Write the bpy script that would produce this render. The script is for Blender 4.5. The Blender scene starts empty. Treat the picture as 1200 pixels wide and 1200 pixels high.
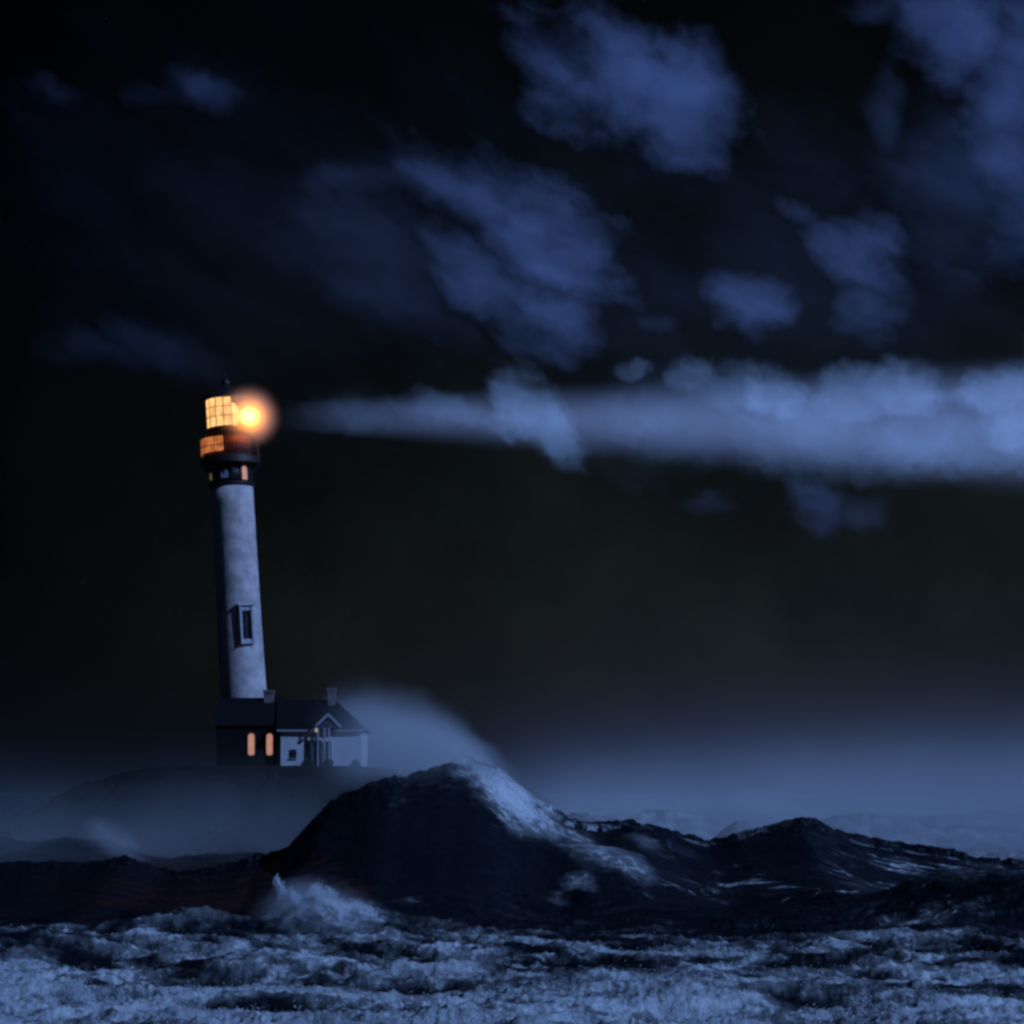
import bpy, bmesh, math, random
import numpy as np
from mathutils import Vector, Matrix

S = bpy.context.scene
COL = S.collection
R = math.radians
F = 2239.0            # focal length in pixels of the 1200 px photograph
CAMZ = 6.0            # camera height over mean sea level
HOR = 925.0           # row of the horizon

def P(px, py, d):
    return Vector(((px - 600) / F * d, d, CAMZ + (HOR - py) / F * d))

# ------------------------------------------------------------------ camera
cam = bpy.data.cameras.new('camera'); cam_o = bpy.data.objects.new('camera', cam)
COL.objects.link(cam_o); S.camera = cam_o
cam.sensor_width = 36; cam.lens = 36 * F / 1200
cam.shift_y = (HOR - 600) / 1200
cam.clip_start = 0.5; cam.clip_end = 20000
cam_o.location = (0, 0, CAMZ); cam_o.rotation_euler = (R(90), 0, 0)

S.view_settings.view_transform = 'Standard'; S.view_settings.look = 'None'
S.view_settings.exposure = 0; S.view_settings.gamma = 1
S.render.engine = 'CYCLES'
cy = S.cycles
cy.use_denoising = True
cy.max_bounces = 6; cy.diffuse_bounces = 2; cy.glossy_bounces = 2
cy.transmission_bounces = 4; cy.volume_bounces = 0; cy.transparent_max_bounces = 16
cy.volume_step_rate = 1.4; cy.volume_max_steps = 128
cy.use_adaptive_sampling = True; cy.adaptive_threshold = .02; cy.adaptive_min_samples = 48
cy.sample_clamp_indirect = 2.0
cy.filter_width = 2.8

# ------------------------------------------------------------------ moon
MOON_AZ, MOON_EL = R(118), R(30)      # azimuth from +Y towards +X
moon = bpy.data.lights.new('moon', 'SUN'); moon.energy = 3.0; moon.angle = R(0.6)
moon.color = (0.26, 0.46, 1.0)
mo = bpy.data.objects.new('moon', moon); COL.objects.link(mo)
to_moon = Vector((math.sin(MOON_AZ) * math.cos(MOON_EL), math.cos(MOON_AZ) * math.cos(MOON_EL), math.sin(MOON_EL)))
mo.rotation_euler = to_moon.to_track_quat('Z', 'Y').to_euler()

# ------------------------------------------------------------------ world
class NT:
    def __init__(s, nt): s.nt = nt; s.N = nt.nodes; s.L = nt.links
    def n(s, t, **k):
        x = s.N.new(t)
        for a, b in k.items(): setattr(x, a, b)
        return x
    def put(s, sock, v):
        if isinstance(v, bpy.types.NodeSocket): s.L.new(v, sock)
        else: sock.default_value = v
    def m(s, op, a, b=0.0, c=None, clamp=False):
        x = s.n('ShaderNodeMath', operation=op, use_clamp=clamp)
        s.put(x.inputs[0], a); s.put(x.inputs[1], b)
        if c is not None: s.put(x.inputs[2], c)
        return x.outputs[0]
    def v(s, op, a, b=(0, 0, 0)):
        x = s.n('ShaderNodeVectorMath', operation=op)
        s.put(x.inputs[0], a)
        if op == 'SCALE': s.put(x.inputs['Scale'], b)
        else: s.put(x.inputs[1], b)
        return x.outputs['Value'] if op in ('LENGTH', 'DOT_PRODUCT') else x.outputs[0]
    def noise(s, vec, scale, detail=4, rough=.5, w=None, color=False, dist=0):
        x = s.n('ShaderNodeTexNoise'); x.noise_dimensions = '3D'
        s.put(x.inputs['Vector'], vec); s.put(x.inputs['Scale'], scale)
        x.inputs['Detail'].default_value = detail; x.inputs['Roughness'].default_value = rough
        x.inputs['Distortion'].default_value = dist
        return x.outputs['Color'] if color else x.outputs[0]
    def ss(s, x, lo, hi):
        y = s.n('ShaderNodeMapRange', interpolation_type='SMOOTHSTEP')
        s.put(y.inputs[0], x); s.put(y.inputs[1], lo); s.put(y.inputs[2], hi)
        return y.outputs[0]
    def lin(s, x, lo, hi, a=0.0, b=1.0):
        y = s.n('ShaderNodeMapRange'); y.clamp = True
        s.put(y.inputs[0], x); s.put(y.inputs[1], lo); s.put(y.inputs[2], hi)
        s.put(y.inputs[3], a); s.put(y.inputs[4], b)
        return y.outputs[0]
    def mix(s, f, a, b):
        x = s.n('ShaderNodeMix', data_type='RGBA')
        s.put(x.inputs[0], f); s.put(x.inputs[6], a); s.put(x.inputs[7], b)
        return x.outputs[2]
    def curve(s, x, pts):
        c = s.n('ShaderNodeFloatCurve'); s.put(c.inputs['Value'], x)
        cu = c.mapping.curves[0]
        while len(cu.points) > 2: cu.points.remove(cu.points[-2])
        cu.points[0].location = pts[0]; cu.points[1].location = pts[-1]
        for p in pts[1:-1]: cu.points.new(*p)
        c.mapping.update()
        return c.outputs[0]

W = bpy.data.worlds.new('World'); S.world = W; W.use_nodes = True
w = NT(W.node_tree); w.N.clear()
sky = w.n('ShaderNodeTexSky', sky_type='NISHITA', sun_disc=False)
sky.sun_elevation = MOON_EL; sky.sun_rotation = MOON_AZ
sky.altitude = 0; sky.air_density = 1; sky.dust_density = 1.5
tc = w.n('ShaderNodeTexCoord')
D = tc.outputs['Generated']
sep = w.n('ShaderNodeSeparateXYZ'); w.L.new(D, sep.inputs[0])
DEG = 180 / math.pi
az = w.m('MULTIPLY', w.m('ARCTAN2', sep.outputs[0], sep.outputs[1]), DEG)
el = w.m('MULTIPLY', w.m('ARCSINE', sep.outputs[2]), DEG)
comb = w.n('ShaderNodeCombineXYZ'); w.L.new(az, comb.inputs[0]); w.L.new(el, comb.inputs[1])
AE = comb.outputs[0]
# ragged warps, in degrees
def warp(vec, scale, amp, detail, rough, off):
    c = w.noise(w.v('ADD', vec, off), scale, detail, rough, color=True)
    return w.v('ADD', vec, w.v('SCALE', w.v('SUBTRACT', c, (.5, .5, .5)), amp))
AEw = warp(AE, .32, 3.0, 6, .55, (0, 0, 3.1))
AEs = warp(AE, 1.1, .9, 7, .55, (9, 0, 7.7))
def ang(px, py):
    a = math.atan((px - 600) / F); e = math.atan((HOR - py) / F * math.cos(a))
    return a * DEG, e * DEG
PXD = 1200 / (math.atan(600 / F) * 2 * DEG)     # pixels per degree
# (px, py, half width, half height, turn deg, strength, softness, warp)
CL = [
 (715, 88, 105, 52, 30, .95, .55, 0), (800, 120, 66, 60, 20, .95, .5, 0), (655, 55, 50, 34, 10, .45, .8, 0),
 (240, 104, 40, 18, 15, .30, .9, 1), (180, 110, 34, 14, 0, .12, .9, 1), (65, 105, 32, 14, 5, .10, .9, 1),
 (1110, 30, 66, 52, 60, .85, .6, 0), (1185, 130, 56, 120, -5, .85, .7, 0), (1200, 235, 60, 70, 0, .6, .8, 0),
 (1040, 130, 22, 38, 0, .30, .8, 1), (1130, 220, 90, 90, 0, .35, 1.0, 0), (1030, 12, 40, 14, 0, .35, .8, 1),
 (560, 232, 120, 42, 24, .62, .8, 0), (650, 290, 105, 52, 28, .9, .5, 1), (560, 330, 80, 36, 36, .75, .6, 1),
 (645, 375, 72, 42, 10, .8, .6, 1), (430, 215, 70, 28, 0, .25, 1.0, 0), (720, 332, 34, 10, 5, .5, .8, 1),
 (1005, 300, 56, 44, 40, .85, .6, 1), (1015, 355, 40, 36, 0, .7, .8, 1), (940, 250, 34, 12, 30, .4, .8, 1),
 (880, 355, 58, 34, 14, .75, .6, 1), (770, 380, 28, 12, 0, .3, .9, 1),
 (205, 408, 62, 26, 18, .22, 1.0, 1), (120, 410, 60, 20, 0, .10, 1.0, 0), (430, 300, 120, 60, 20, .22, 1.0, 0),
 (960, 590, 34, 26, 40, .42, .8, 1), (1015, 600, 28, 18, 0, .35, .9, 1), (825, 588, 26, 12, 0, .18, .9, 1),
 (330, 250, 260, 160, 0, .06, 1.0, 0), (110, 230, 90, 40, 10, .05, 1.0, 0), (900, 330, 260, 120, 0, .12, 1.0, 0),
]
# low bank behind the beam; its lit look is put into the sky colour
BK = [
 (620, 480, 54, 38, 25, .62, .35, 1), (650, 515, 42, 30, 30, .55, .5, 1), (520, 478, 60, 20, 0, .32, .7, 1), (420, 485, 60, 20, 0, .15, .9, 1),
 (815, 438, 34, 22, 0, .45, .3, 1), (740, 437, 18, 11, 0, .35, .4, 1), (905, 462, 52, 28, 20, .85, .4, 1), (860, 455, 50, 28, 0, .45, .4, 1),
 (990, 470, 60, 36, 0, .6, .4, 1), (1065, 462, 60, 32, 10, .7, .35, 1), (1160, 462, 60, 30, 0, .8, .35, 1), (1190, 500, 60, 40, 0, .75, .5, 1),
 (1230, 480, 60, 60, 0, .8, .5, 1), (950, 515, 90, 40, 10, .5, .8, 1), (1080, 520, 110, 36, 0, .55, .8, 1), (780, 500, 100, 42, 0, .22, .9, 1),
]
mpd = w.n('ShaderNodeMapping', vector_type='TEXTURE'); w.L.new(AEs, mpd.inputs[0])
mpd.inputs['Rotation'].default_value = (0, 0, R(-28)); mpd.inputs['Scale'].default_value = (2.4, 1, 1)
DIAG = mpd.outputs[0]
EDA = w.m('MULTIPLY', w.m('SUBTRACT', w.noise(DIAG, .42, 9, .56), .5), 2.7)
EDB = w.m('MULTIPLY', w.m('SUBTRACT', w.noise(DIAG, .9, 8, .5), .5), 1.7)
def blob(spec):
    px, py, rx, ry, turn, st, soft, wk = spec
    a, e = ang(px, py)
    src = (AEw, AEs)[wk]
    mp = w.n('ShaderNodeMapping', vector_type='TEXTURE')
    w.L.new(src, mp.inputs[0])
    mp.inputs['Location'].default_value = (a, e, 0)
    mp.inputs['Rotation'].default_value = (0, 0, R(-turn))
    mp.inputs['Scale'].default_value = (rx / PXD, ry / PXD, 1000)
    d = w.v('LENGTH', mp.outputs[0])
    d = w.m('ADD', d, (EDA, EDB)[wk])
    return w.m('MULTIPLY', w.ss(d, 1.05 + soft * .65, .75 - soft), st)
def stack(specs):
    acc = None
    for s_ in specs:
        b = blob(s_); acc = b if acc is None else w.m('MAXIMUM', acc, b)
    return acc
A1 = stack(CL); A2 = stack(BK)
fine = w.noise(DIAG, .6, 8, .5)
brk = w.lin(fine, .25, .62, .25, 1.05)
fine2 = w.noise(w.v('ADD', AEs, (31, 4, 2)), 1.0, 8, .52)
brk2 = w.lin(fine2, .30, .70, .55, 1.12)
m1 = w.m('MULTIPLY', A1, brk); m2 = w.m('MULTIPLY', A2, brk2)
# wider cloud cover outside the frame (seen in reflections and from other places)
away = w.ss(w.m('MAXIMUM', w.m('ABSOLUTE', az), w.m('SUBTRACT', el, 8.0)), 17, 24)
gen = w.m('MULTIPLY', w.ss(w.noise(AE, .06, 6, .6), .48, .72), w.m('MULTIPLY', away, .5))
m1 = w.m('MAXIMUM', m1, gen)
def scale_col(c, f): return w.v('SCALE', c, f)
veil = w.m('MULTIPLY', w.lin(az, -15, 2, .3, 1.9), w.lin(el, 4, 22, 1.0, .35))
lowl = w.m('SUBTRACT', 1, w.m('MULTIPLY', w.m('EXPONENT', w.m('MULTIPLY', w.m('ABSOLUTE', el), -.4)), w.lin(az, -12, 4, .96, .35)))
veil = w.m('MULTIPLY', veil, lowl)
base = scale_col(w.v('MULTIPLY', sky.outputs[0], (.00125, .00125, .00108)), w.m('MULTIPLY', veil, w.lin(w.noise(AE, .16, 5, .6), .35, .65, .6, 1.15)))
lowg = w.m('MULTIPLY', w.m('EXPONENT', w.m('MULTIPLY', w.m('ABSOLUTE', el), -.55)), w.ss(az, -9, 9))
glow = scale_col(w.v('ADD', (0, 0, 0), (.022, .034, .085)), lowg)
c1 = scale_col(w.v('ADD', (0, 0, 0), (.029, .058, .190)), m1)
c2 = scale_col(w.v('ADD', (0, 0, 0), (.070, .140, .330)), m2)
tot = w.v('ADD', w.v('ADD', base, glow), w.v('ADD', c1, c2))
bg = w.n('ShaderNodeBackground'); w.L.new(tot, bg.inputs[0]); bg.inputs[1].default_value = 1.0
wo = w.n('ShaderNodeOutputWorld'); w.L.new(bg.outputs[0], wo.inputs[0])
W.cycles.sampling_method = 'MANUAL'; W.cycles.sample_map_resolution = 512

# ------------------------------------------------------------------ helpers
def tag(o, label=None, cat=None, group=None, kind=None):
    if label: o['label'] = label
    if cat: o['category'] = cat
    if group: o['group'] = group
    if kind: o['kind'] = kind
    return o
def empty(name, loc):
    o = bpy.data.objects.new(name, None); COL.objects.link(o); o.location = loc; return o
def link(name, me, mat, parent=None):
    o = bpy.data.objects.new(name, me); COL.objects.link(o)
    if mat: me.materials.append(mat)
    if parent: o.parent = parent
    return o
def obj(name, bm, mat, parent=None, smooth=False, bevel=0):
    bmesh.ops.recalc_face_normals(bm, faces=bm.faces)
    me = bpy.data.meshes.new(name); bm.to_mesh(me); bm.free()
    if smooth:
        for p in me.polygons: p.use_smooth = True
    o = link(name, me, mat, parent)
    if bevel:
        b = o.modifiers.new('bevel', 'BEVEL'); b.width = bevel; b.segments = 2
    return o
def box(bm, c, s, rz=0):
    M = Matrix.Translation(c) @ Matrix.Rotation(rz, 4, 'Z') @ Matrix.Diagonal((*s, 1))
    bmesh.ops.create_cube(bm, size=1, matrix=M)
def ring(bm, prof, seg=64, cap=True):
    """surface of revolution, prof = [(r, z)]"""
    rows = []
    for r, z in prof:
        rows.append([bm.verts.new((r * math.cos(2 * math.pi * k / seg), r * math.sin(2 * math.pi * k / seg), z)) for k in range(seg)])
    for a, b in zip(rows[:-1], rows[1:]):
        for k in range(seg):
            bm.faces.new((a[k], a[(k + 1) % seg], b[(k + 1) % seg], b[k]))
    if cap:
        bm.faces.new(rows[0][::-1]); bm.faces.new(rows[-1])
def prism(bm, pts, y0, y1):
    """pts in XZ extruded along Y"""
    a = [bm.verts.new((x, y0, z)) for x, z in pts]; b = [bm.verts.new((x, y1, z)) for x, z in pts]
    n = len(pts)
    bm.faces.new(a); bm.faces.new(b[::-1])
    for i in range(n): bm.faces.new((a[i], b[i], b[(i + 1) % n], a[(i + 1) % n]))
def mat(name, col, rough=.6, spec=.4, noise=0.0, nscale=3.0, metal=0, bump=0.0, bscale=8.0):
    m = bpy.data.materials.new(name); m.use_nodes = True
    t = NT(m.node_tree); b = t.N['Principled BSDF']
    b.inputs['Roughness'].default_value = rough; b.inputs['Metallic'].default_value = metal
    b.inputs['Specular IOR Level'].default_value = spec
    g = t.n('ShaderNodeTexCoord').outputs['Object']
    if noise:
        n = t.noise(g, nscale, 6, .65)
        c = t.mix(t.ss(n, .35, .68), (*[x * (1 - noise) for x in col], 1), (*col, 1))
        t.L.new(c, b.inputs['Base Color'])
    else: b.inputs['Base Color'].default_value = (*col, 1)
    if bump:
        bn = t.n('ShaderNodeBump'); bn.inputs['Distance'].default_value = bump
        t.L.new(t.noise(g, bscale, 5, .6), bn.inputs['Height']); t.L.new(bn.outputs[0], b.inputs['Normal'])
    return m
def emis(name, col, st, noise=0.0, sample=False):
    m = bpy.data.materials.new(name); m.use_nodes = True
    t = NT(m.node_tree); b = t.N['Principled BSDF']
    b.inputs['Base Color'].default_value = (.05, .04, .03, 1)
    b.inputs['Emission Color'].default_value = (*col, 1)
    b.inputs['Emission Strength'].default_value = st
    if noise:
        g = t.n('ShaderNodeTexCoord').outputs['Object']
        t.L.new(t.lin(t.noise(g, 1.4, 2, .5), .35, .65, st * (1 - noise), st), b.inputs['Emission Strength'])
    if not sample: m.cycles.emission_sampling = 'NONE'
    return m

# ------------------------------------------------------------------ numpy noise
rng = np.random.default_rng(7)
PERM = rng.permutation(512); PERM = np.concatenate([PERM, PERM])
GA = rng.uniform(0, 2 * np.pi, 512); GX, GY = np.cos(GA), np.sin(GA)
def gn(x, y):
    xi = np.floor(x).astype(int); yi = np.floor(y).astype(int)
    xf = x - xi; yf = y - yi
    u = xf ** 3 * (xf * (xf * 6 - 15) + 10); v = yf ** 3 * (yf * (yf * 6 - 15) + 10)
    def g(i, j):
        h = PERM[(PERM[(xi + i) & 511] + yi + j) & 511]
        return GX[h] * (xf - i) + GY[h] * (yf - j)
    a, b, c, d = g(0, 0), g(1, 0), g(0, 1), g(1, 1)
    return ((a + u * (b - a)) * (1 - v) + (c + u * (d - c)) * v) * 1.5
def fbm(x, y, o=4, rough=.5, lac=2.03):
    s = np.zeros_like(x); a = 1.0; t = 0
    for i in range(o):
        s += a * gn(x + i * 17.3, y - i * 9.1); t += a
        a *= rough; x = x * lac; y = y * lac
    return s / t
def ridged(x, y, o=4, rough=.5):
    s = np.zeros_like(x); a = 1.0; t = 0
    for i in range(o):
        s += a * (1 - np.minimum(1, np.abs(gn(x + i * 31.7, y + i * 5.3)) * 2.0)); t += a
        a *= rough; x = x * 2.07; y = y * 2.07
    return s / t
def sst(x, a, b):
    t = np.clip((x - a) / (b - a), 0, 1); return t * t * (3 - 2 * t)

# ------------------------------------------------------------------ the sea
# crest lines: (px, py, distance)
MAIN = [(-500, 1015, 98), (-200, 1008, 98), (0, 1014, 98), (60, 1012, 98), (110, 1010, 98), (150, 1003, 98), (195, 1025, 98), (260, 1018, 98),
        (310, 1006, 98), (340, 993, 98), (360, 965, 98), (385, 940, 98), (440, 919, 99), (490, 904, 100), (530, 896, 101), (560, 893, 102), (590, 906, 103),
        (620, 931, 104), (655, 960, 105), (700, 969, 106), (745, 963, 107), (790, 975, 108), (830, 990, 108), (880, 974, 108),
        (940, 960, 108), (980, 978, 109), (1020, 989, 110), (1100, 1000, 110), (1200, 1016, 110), (1450, 1025, 110), (1800, 1010, 110)]
def crest_fn(tab, sm=1.0):
    pts = [P(*t) for t in tab]
    xs = np.array([p.x for p in pts]); ys = np.array([p.y for p in pts]); zs = np.array([p.z for p in pts])
    g = np.linspace(-120, 120, 4801)
    Y = np.interp(g, xs, ys); Z = np.interp(g, xs, zs)
    k = np.exp(-.5 * (np.arange(-60, 61) * .05 / sm) ** 2); k /= k.sum()
    pad = lambda a: np.convolve(np.pad(a, 60, mode='edge'), k, 'valid')
    return g, pad(Y), pad(Z)
gM, yM, zM = crest_fn(MAIN, .35)
yM = np.convolve(np.pad(yM, 60, mode='edge'), np.ones(121) / 121, 'valid')
# lesser ridges and mounds: (px, py_crest, distance, half width x, front, back)
MOUNDS = [
 (205, 1066, 74, 3.6, 3.0, 4.0), (1130, 1040, 86, 6.0, 4.0, 8), (1230, 1046, 84, 5.0, 4.0, 8), (400, 1062, 80, 2.2, 2.2, 3), (360, 1066, 79, 1.4, 2, 2),
 (700, 1000, 97, 3.4, 5, 5), (520, 1074, 79, 2.6, 3, 3), (1150, 1108, 68, 3.4, 2.0, 3.5), (30, 1095, 68, 3.0, 3.0, 3), (885, 1135, 62, 1.6, 1.4, 2.0),
 (90, 1140, 56, 1.6, 1.6, 1.6), (480, 1160, 55, 1.6, 1.5, 1.5), (790, 1160, 54, 1.5, 1.4, 1.6), (1000, 1150, 58, 2.0, 1.5, 2), (300, 1120, 62, 2.0, 1.6, 2.5),
 (1025, 955, 190, 7, 9, 9), (975, 960, 175, 4, 6, 6), (780, 946, 190, 7, 8, 8), (870, 958, 150, 3, 5, 6), (1130, 956, 220, 12, 8, 12), (680, 957, 170, 7, 8, 8), (1210, 950, 260, 16, 8, 12),
 (90, 985, 125, 5, 7, 7), (-40, 975, 130, 6, 7, 7), (270, 1000, 122, 6, 7, 7),
]
def height(X, Y):
    """sea height plus a foam amount"""
    far = sst(Y, 110, 200)
    wx = X + 1.2 * fbm(X / 9, Y / 9, 3); wy = Y + 1.6 * fbm(X / 7 + 40, Y / 7, 3)
    # main ridge
    y0 = np.interp(wx, gM, yM) + .9 * fbm(X / 4, Y * 0 + 3.3, 3)
    z0 = np.interp(X + .25 * fbm(X / 1.5, Y / 3, 3), gM, zM)
    t = Y - y0
    wf = 7 + 2.0 * z0; wb = 8 + 1.6 * z0
    f = np.where(t < 0, np.clip(1 + t / wf, 0, 1), np.clip(1 - t / wb, 0, 1))
    f = np.where(t < 0, f ** 1.4, f * f * (3 - 2 * f))
    z = z0 * f
    crest = np.exp(-(t / 1.5) ** 2)
    # mounds
    foamm = np.zeros_like(X)
    for (px, py, d, wxm, fr, bk) in MOUNDS:
        c = P(px, py, d)
        dx = (X - c.x) / wxm; dy = (wy - c.y); dy = np.where(dy < 0, dy / fr, dy / bk)
        g = np.exp(-(np.abs(dx) ** 2.2 + np.abs(dy) ** 1.8) * .9)
        z = np.maximum(z, z * (1 - g) + c.z * g) if d > 115 else z + np.maximum(c.z - .15, 0) * g * (1 - f * .9)
    # chop
    near = sst(Y, 90, 72)
    face = np.clip(f, 0, 1) * (t < 0)
    calm = 1 - .82 * sst(face, .02, .25)
    sw = .55 * fbm(wx / 11, wy / 4.5, 3)
    ch = ridged(wx / 6.0, wy / 2.3, 5, .5) - .5
    ch2 = fbm(X / 1.1 + 7, Y / .75, 4, .6)
    z += calm * (sw + ch * (.50 + .20 * near + .3 * far))
    z += (calm * near + .12) * ch2 * .15 + (calm * near + .1) * .06 * fbm(X / .25, Y / .35, 3)
    # long striations on the face
    z += face * (.16 * fbm(X / 5 + t * .25, t / 1.0, 4, .6) + .05 * (ridged(X / 1.3 + t * .3, t / .5, 3, .6) - .5))
    z += crest * (.26 * fbm(X / .7, Y / 1.2, 4, .65))
    z += far * (1.0 * fbm(X / 26, Y / 14, 3) + .7 * (ridged(X / 30, Y / 17, 3) - .5))
    return z, t, f, z0, ch, ch2
def foam_amount(X, Y, z, t, f, z0, ch, ch2):
    px = 600 + F * X / np.maximum(Y, 1); py = HOR + F * (CAMZ - z) / np.maximum(Y, 1)
    def spot(cx, cy, rx, ry, a=0):
        c, s = math.cos(R(a)), math.sin(R(a))
        u = ((px - cx) * c + (py - cy) * s) / rx; v = (-(px - cx) * s + (py - cy) * c) / ry
        return np.exp(-(u * u + v * v))
    front = t < 0
    near = sst(Y + 5 * fbm(X / 9, Y / 5, 3), 92, 70)
    n = fbm(X / 3.2, Y / 3.2, 4, .6)
    big = fbm(X / 7, Y / 3.2 + 9, 3)
    foam = near * (.45 + .50 * n + .65 * big + .45 * ch + .20 * sst(Y, 66, 50) + .12 * sst(-X, 2, 12) * sst(Y, 66, 56))
    # where streams of foam lie on the great wave
    lay = np.zeros_like(X)
    C = lambda px_, d: (px_ - 600) / F * d
    def sp(px_, d, rx, ry, a):  # a patch of foam lying at a place on the water
        return a * np.exp(-(((X - C(px_, d)) / rx) ** 2 + ((Y - d) / ry) ** 2))
    for q in [(548, 101, 1.3, 2.0, 1.0), (575, 102, 1.9, 4.5, 1.3), (612, 102, 1.9, 6, 1.25), (640, 102, 1.5, 4.5, 1.1), (670, 102, 1.8, 4, .95), (705, 98, 2.6, 5.0, 1.0), (735, 96, 1.9, 3.5, .85), (680, 92, 1.3, 2.0, .75), (760, 104, 2.5, 2.5, .55),
              (800, 105, 2.5, 2.5, .45), (655, 90, 1.0, 2, .5), (475, 84, 1.2, 1.5, .55), (400, 79, 3.4, 5, 1.0), (360, 80, 1.3, 3, .8), (520, 79, 2.4, 3, .65), (600, 82, 2, 1, .4),
              (1150, 86, 5, 4, .55), (1200, 92, 4, 4, .4), (770, 93, 2.5, 2, .4), (1060, 108, 3, 1.3, .5), (1000, 108, 2, 1.5, .4), (940, 107.5, 2, 1, .25), (1160, 109, 5, 1.5, .5), (210, 74, 4, 2.5, .55)]:
        lay = np.maximum(lay, sp(*q))
    foam = np.maximum(foam, lay * (.75 + .5 * n))
    foam = np.maximum(foam, sst(t, 3.0, 10) * (.62 + .45 * n) * (.1 + .9 * sst(px, 520, 680)))
    sheen_strk = ridged(X / 7 + t * .1, (t + .22 * X) / 1.0, 4, .6)  # streaks coloured as foam stand in for sheen on the right face
    foam = np.maximum(foam, sst(f, .02, .1) * (t < 0) * sst(px, 690, 860) * (.38 + .62 * sst(sheen_strk, .55, .85)) * sst(n, -.45, .2) * (1 - .85 * np.exp(-(t / 2.0) ** 2)) * (1 - .75 * np.exp(-((px - 915) / 90) ** 2 - ((py - 1000) / 35) ** 2)))
    return np.clip(foam, 0, 1.2)

ang_in = np.linspace(-R(18.5), R(18.5), 1050)
ang_out = np.linspace(R(18.5), R(78), 70)[1:] 
angs = np.concatenate([-ang_out[::-1], ang_in, ang_out])
rows = np.concatenate([np.linspace(4, 42, 90)[:-1], np.linspace(42, 130, 760)[:-1], 130 * (3000 / 130) ** np.linspace(0, 1, 330)])
A, Yg = np.meshgrid(angs, rows)
Xg = np.tan(A) * Yg
z, t, f, z0, ch, ch2 = height(Xg, Yg)
fo = foam_amount(Xg, Yg, z, t, f, z0, ch, ch2)
flat = sst(Yg, 900, 2500); z = z * (1 - flat) ; z = np.where(Yg < 38, z * (Yg / 38) * .6, z)
# the crests lean towards the camera
Yd = Yg - np.where(Yg < 130, np.exp(-(t / 3.0) ** 2) * np.maximum(z0 - 2.5, 0) * .30, 0)
nr, nc = Xg.shape
co = np.stack([Xg, Yd, z], -1).reshape(-1, 3).astype(np.float32)
me = bpy.data.meshes.new('sea'); me.vertices.add(nr * nc); me.vertices.foreach_set('co', co.ravel())
idx = np.arange(nr * nc).reshape(nr, nc)
q = np.stack([idx[:-1, :-1], idx[:-1, 1:], idx[1:, 1:], idx[1:, :-1]], -1).reshape(-1, 4)
me.loops.add(q.size); me.loops.foreach_set('vertex_index', q.ravel().astype(np.int32))
me.polygons.add(len(q)); me.polygons.foreach_set('loop_start', np.arange(0, q.size, 4, dtype=np.int32))
me.update(calc_edges=True)
me.polygons.foreach_set('use_smooth', np.ones(len(q), bool))
at = me.attributes.new('foam', 'FLOAT', 'POINT'); at.data.foreach_set('value', fo.astype(np.float32).ravel())

sm = bpy.data.materials.new('stormy_water'); sm.use_nodes = True
s = NT(sm.node_tree); pb = s.N['Principled BSDF']
G = s.n('ShaderNodeNewGeometry').outputs['Position']
fa = s.n('ShaderNodeAttribute', attribute_name='foam').outputs['Fac']
n1 = s.noise(G, .55, 9, .68, dist=.6)
n2 = s.noise(G, 2.6, 7, .66)
vor = s.n('ShaderNodeTexVoronoi', feature='DISTANCE_TO_EDGE'); 
s.L.new(s.v('ADD', G, s.v('SCALE', s.noise(G, 1.3, 4, .6, color=True), .9)), vor.inputs['Vector']); vor.inputs['Scale'].default_value = 1.1
cell = s.lin(vor.outputs[0], 0, .22, 1.0, 0.0)
Gs = s.v('MULTIPLY', G, (.6, 1, 1))
n1 = s.noise(Gs, .45, 10, .7, dist=.5)
pat = s.m('ADD', s.m('MULTIPLY', n1, .60), s.m('ADD', s.m('MULTIPLY', n2, .38), s.m('MULTIPLY', cell, .10)))
thr = s.m('SUBTRACT', .84, s.m('MULTIPLY', fa, .48))
fm = s.m('MULTIPLY', s.ss(pat, s.m('SUBTRACT', thr, .09), s.m('ADD', thr, .09)), s.m('MULTIPLY', s.lin(s.noise(G, 5, 6, .7), .32, .62, .6, 1), s.lin(s.noise(Gs, .30, 4, .6), .38, .6, .55, 1)))
fm = s.m('MAXIMUM', fm, s.m('MULTIPLY', s.ss(pat, s.m('SUBTRACT', thr, .30), s.m('ADD', thr, .04)), s.m('MULTIPLY', s.ss(fa, .25, .6), .26)))
colr = s.mix(fm, (.004, .006, .010, 1), (.67, .70, .71, 1))
s.L.new(colr, pb.inputs['Base Color'])
s.L.new(s.lin(fm, 0, 1, .44, .75), pb.inputs['Roughness'])
pb.inputs['IOR'].default_value = 1.333
hb = s.m('ADD', s.m('ADD', s.m('MULTIPLY', s.noise(G, 3.0, 6, .6), .12), s.m('MULTIPLY', s.noise(s.v('MULTIPLY', G, (.5, 1, 1)), 1.1, 4, .5), .26)), s.m('MULTIPLY', fm, s.m('MULTIPLY', s.noise(G, 9, 4, .7), .12)))
bn = s.n('ShaderNodeBump'); bn.inputs['Distance'].default_value = 1.0; bn.inputs['Strength'].default_value = .85
s.L.new(hb, bn.inputs['Height']); s.L.new(bn.outputs[0], pb.inputs['Normal'])
sea = link('sea', me, sm); tag(sea, 'dark storm sea heaped into steep waves streaked with foam', 'sea', kind='structure')

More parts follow.
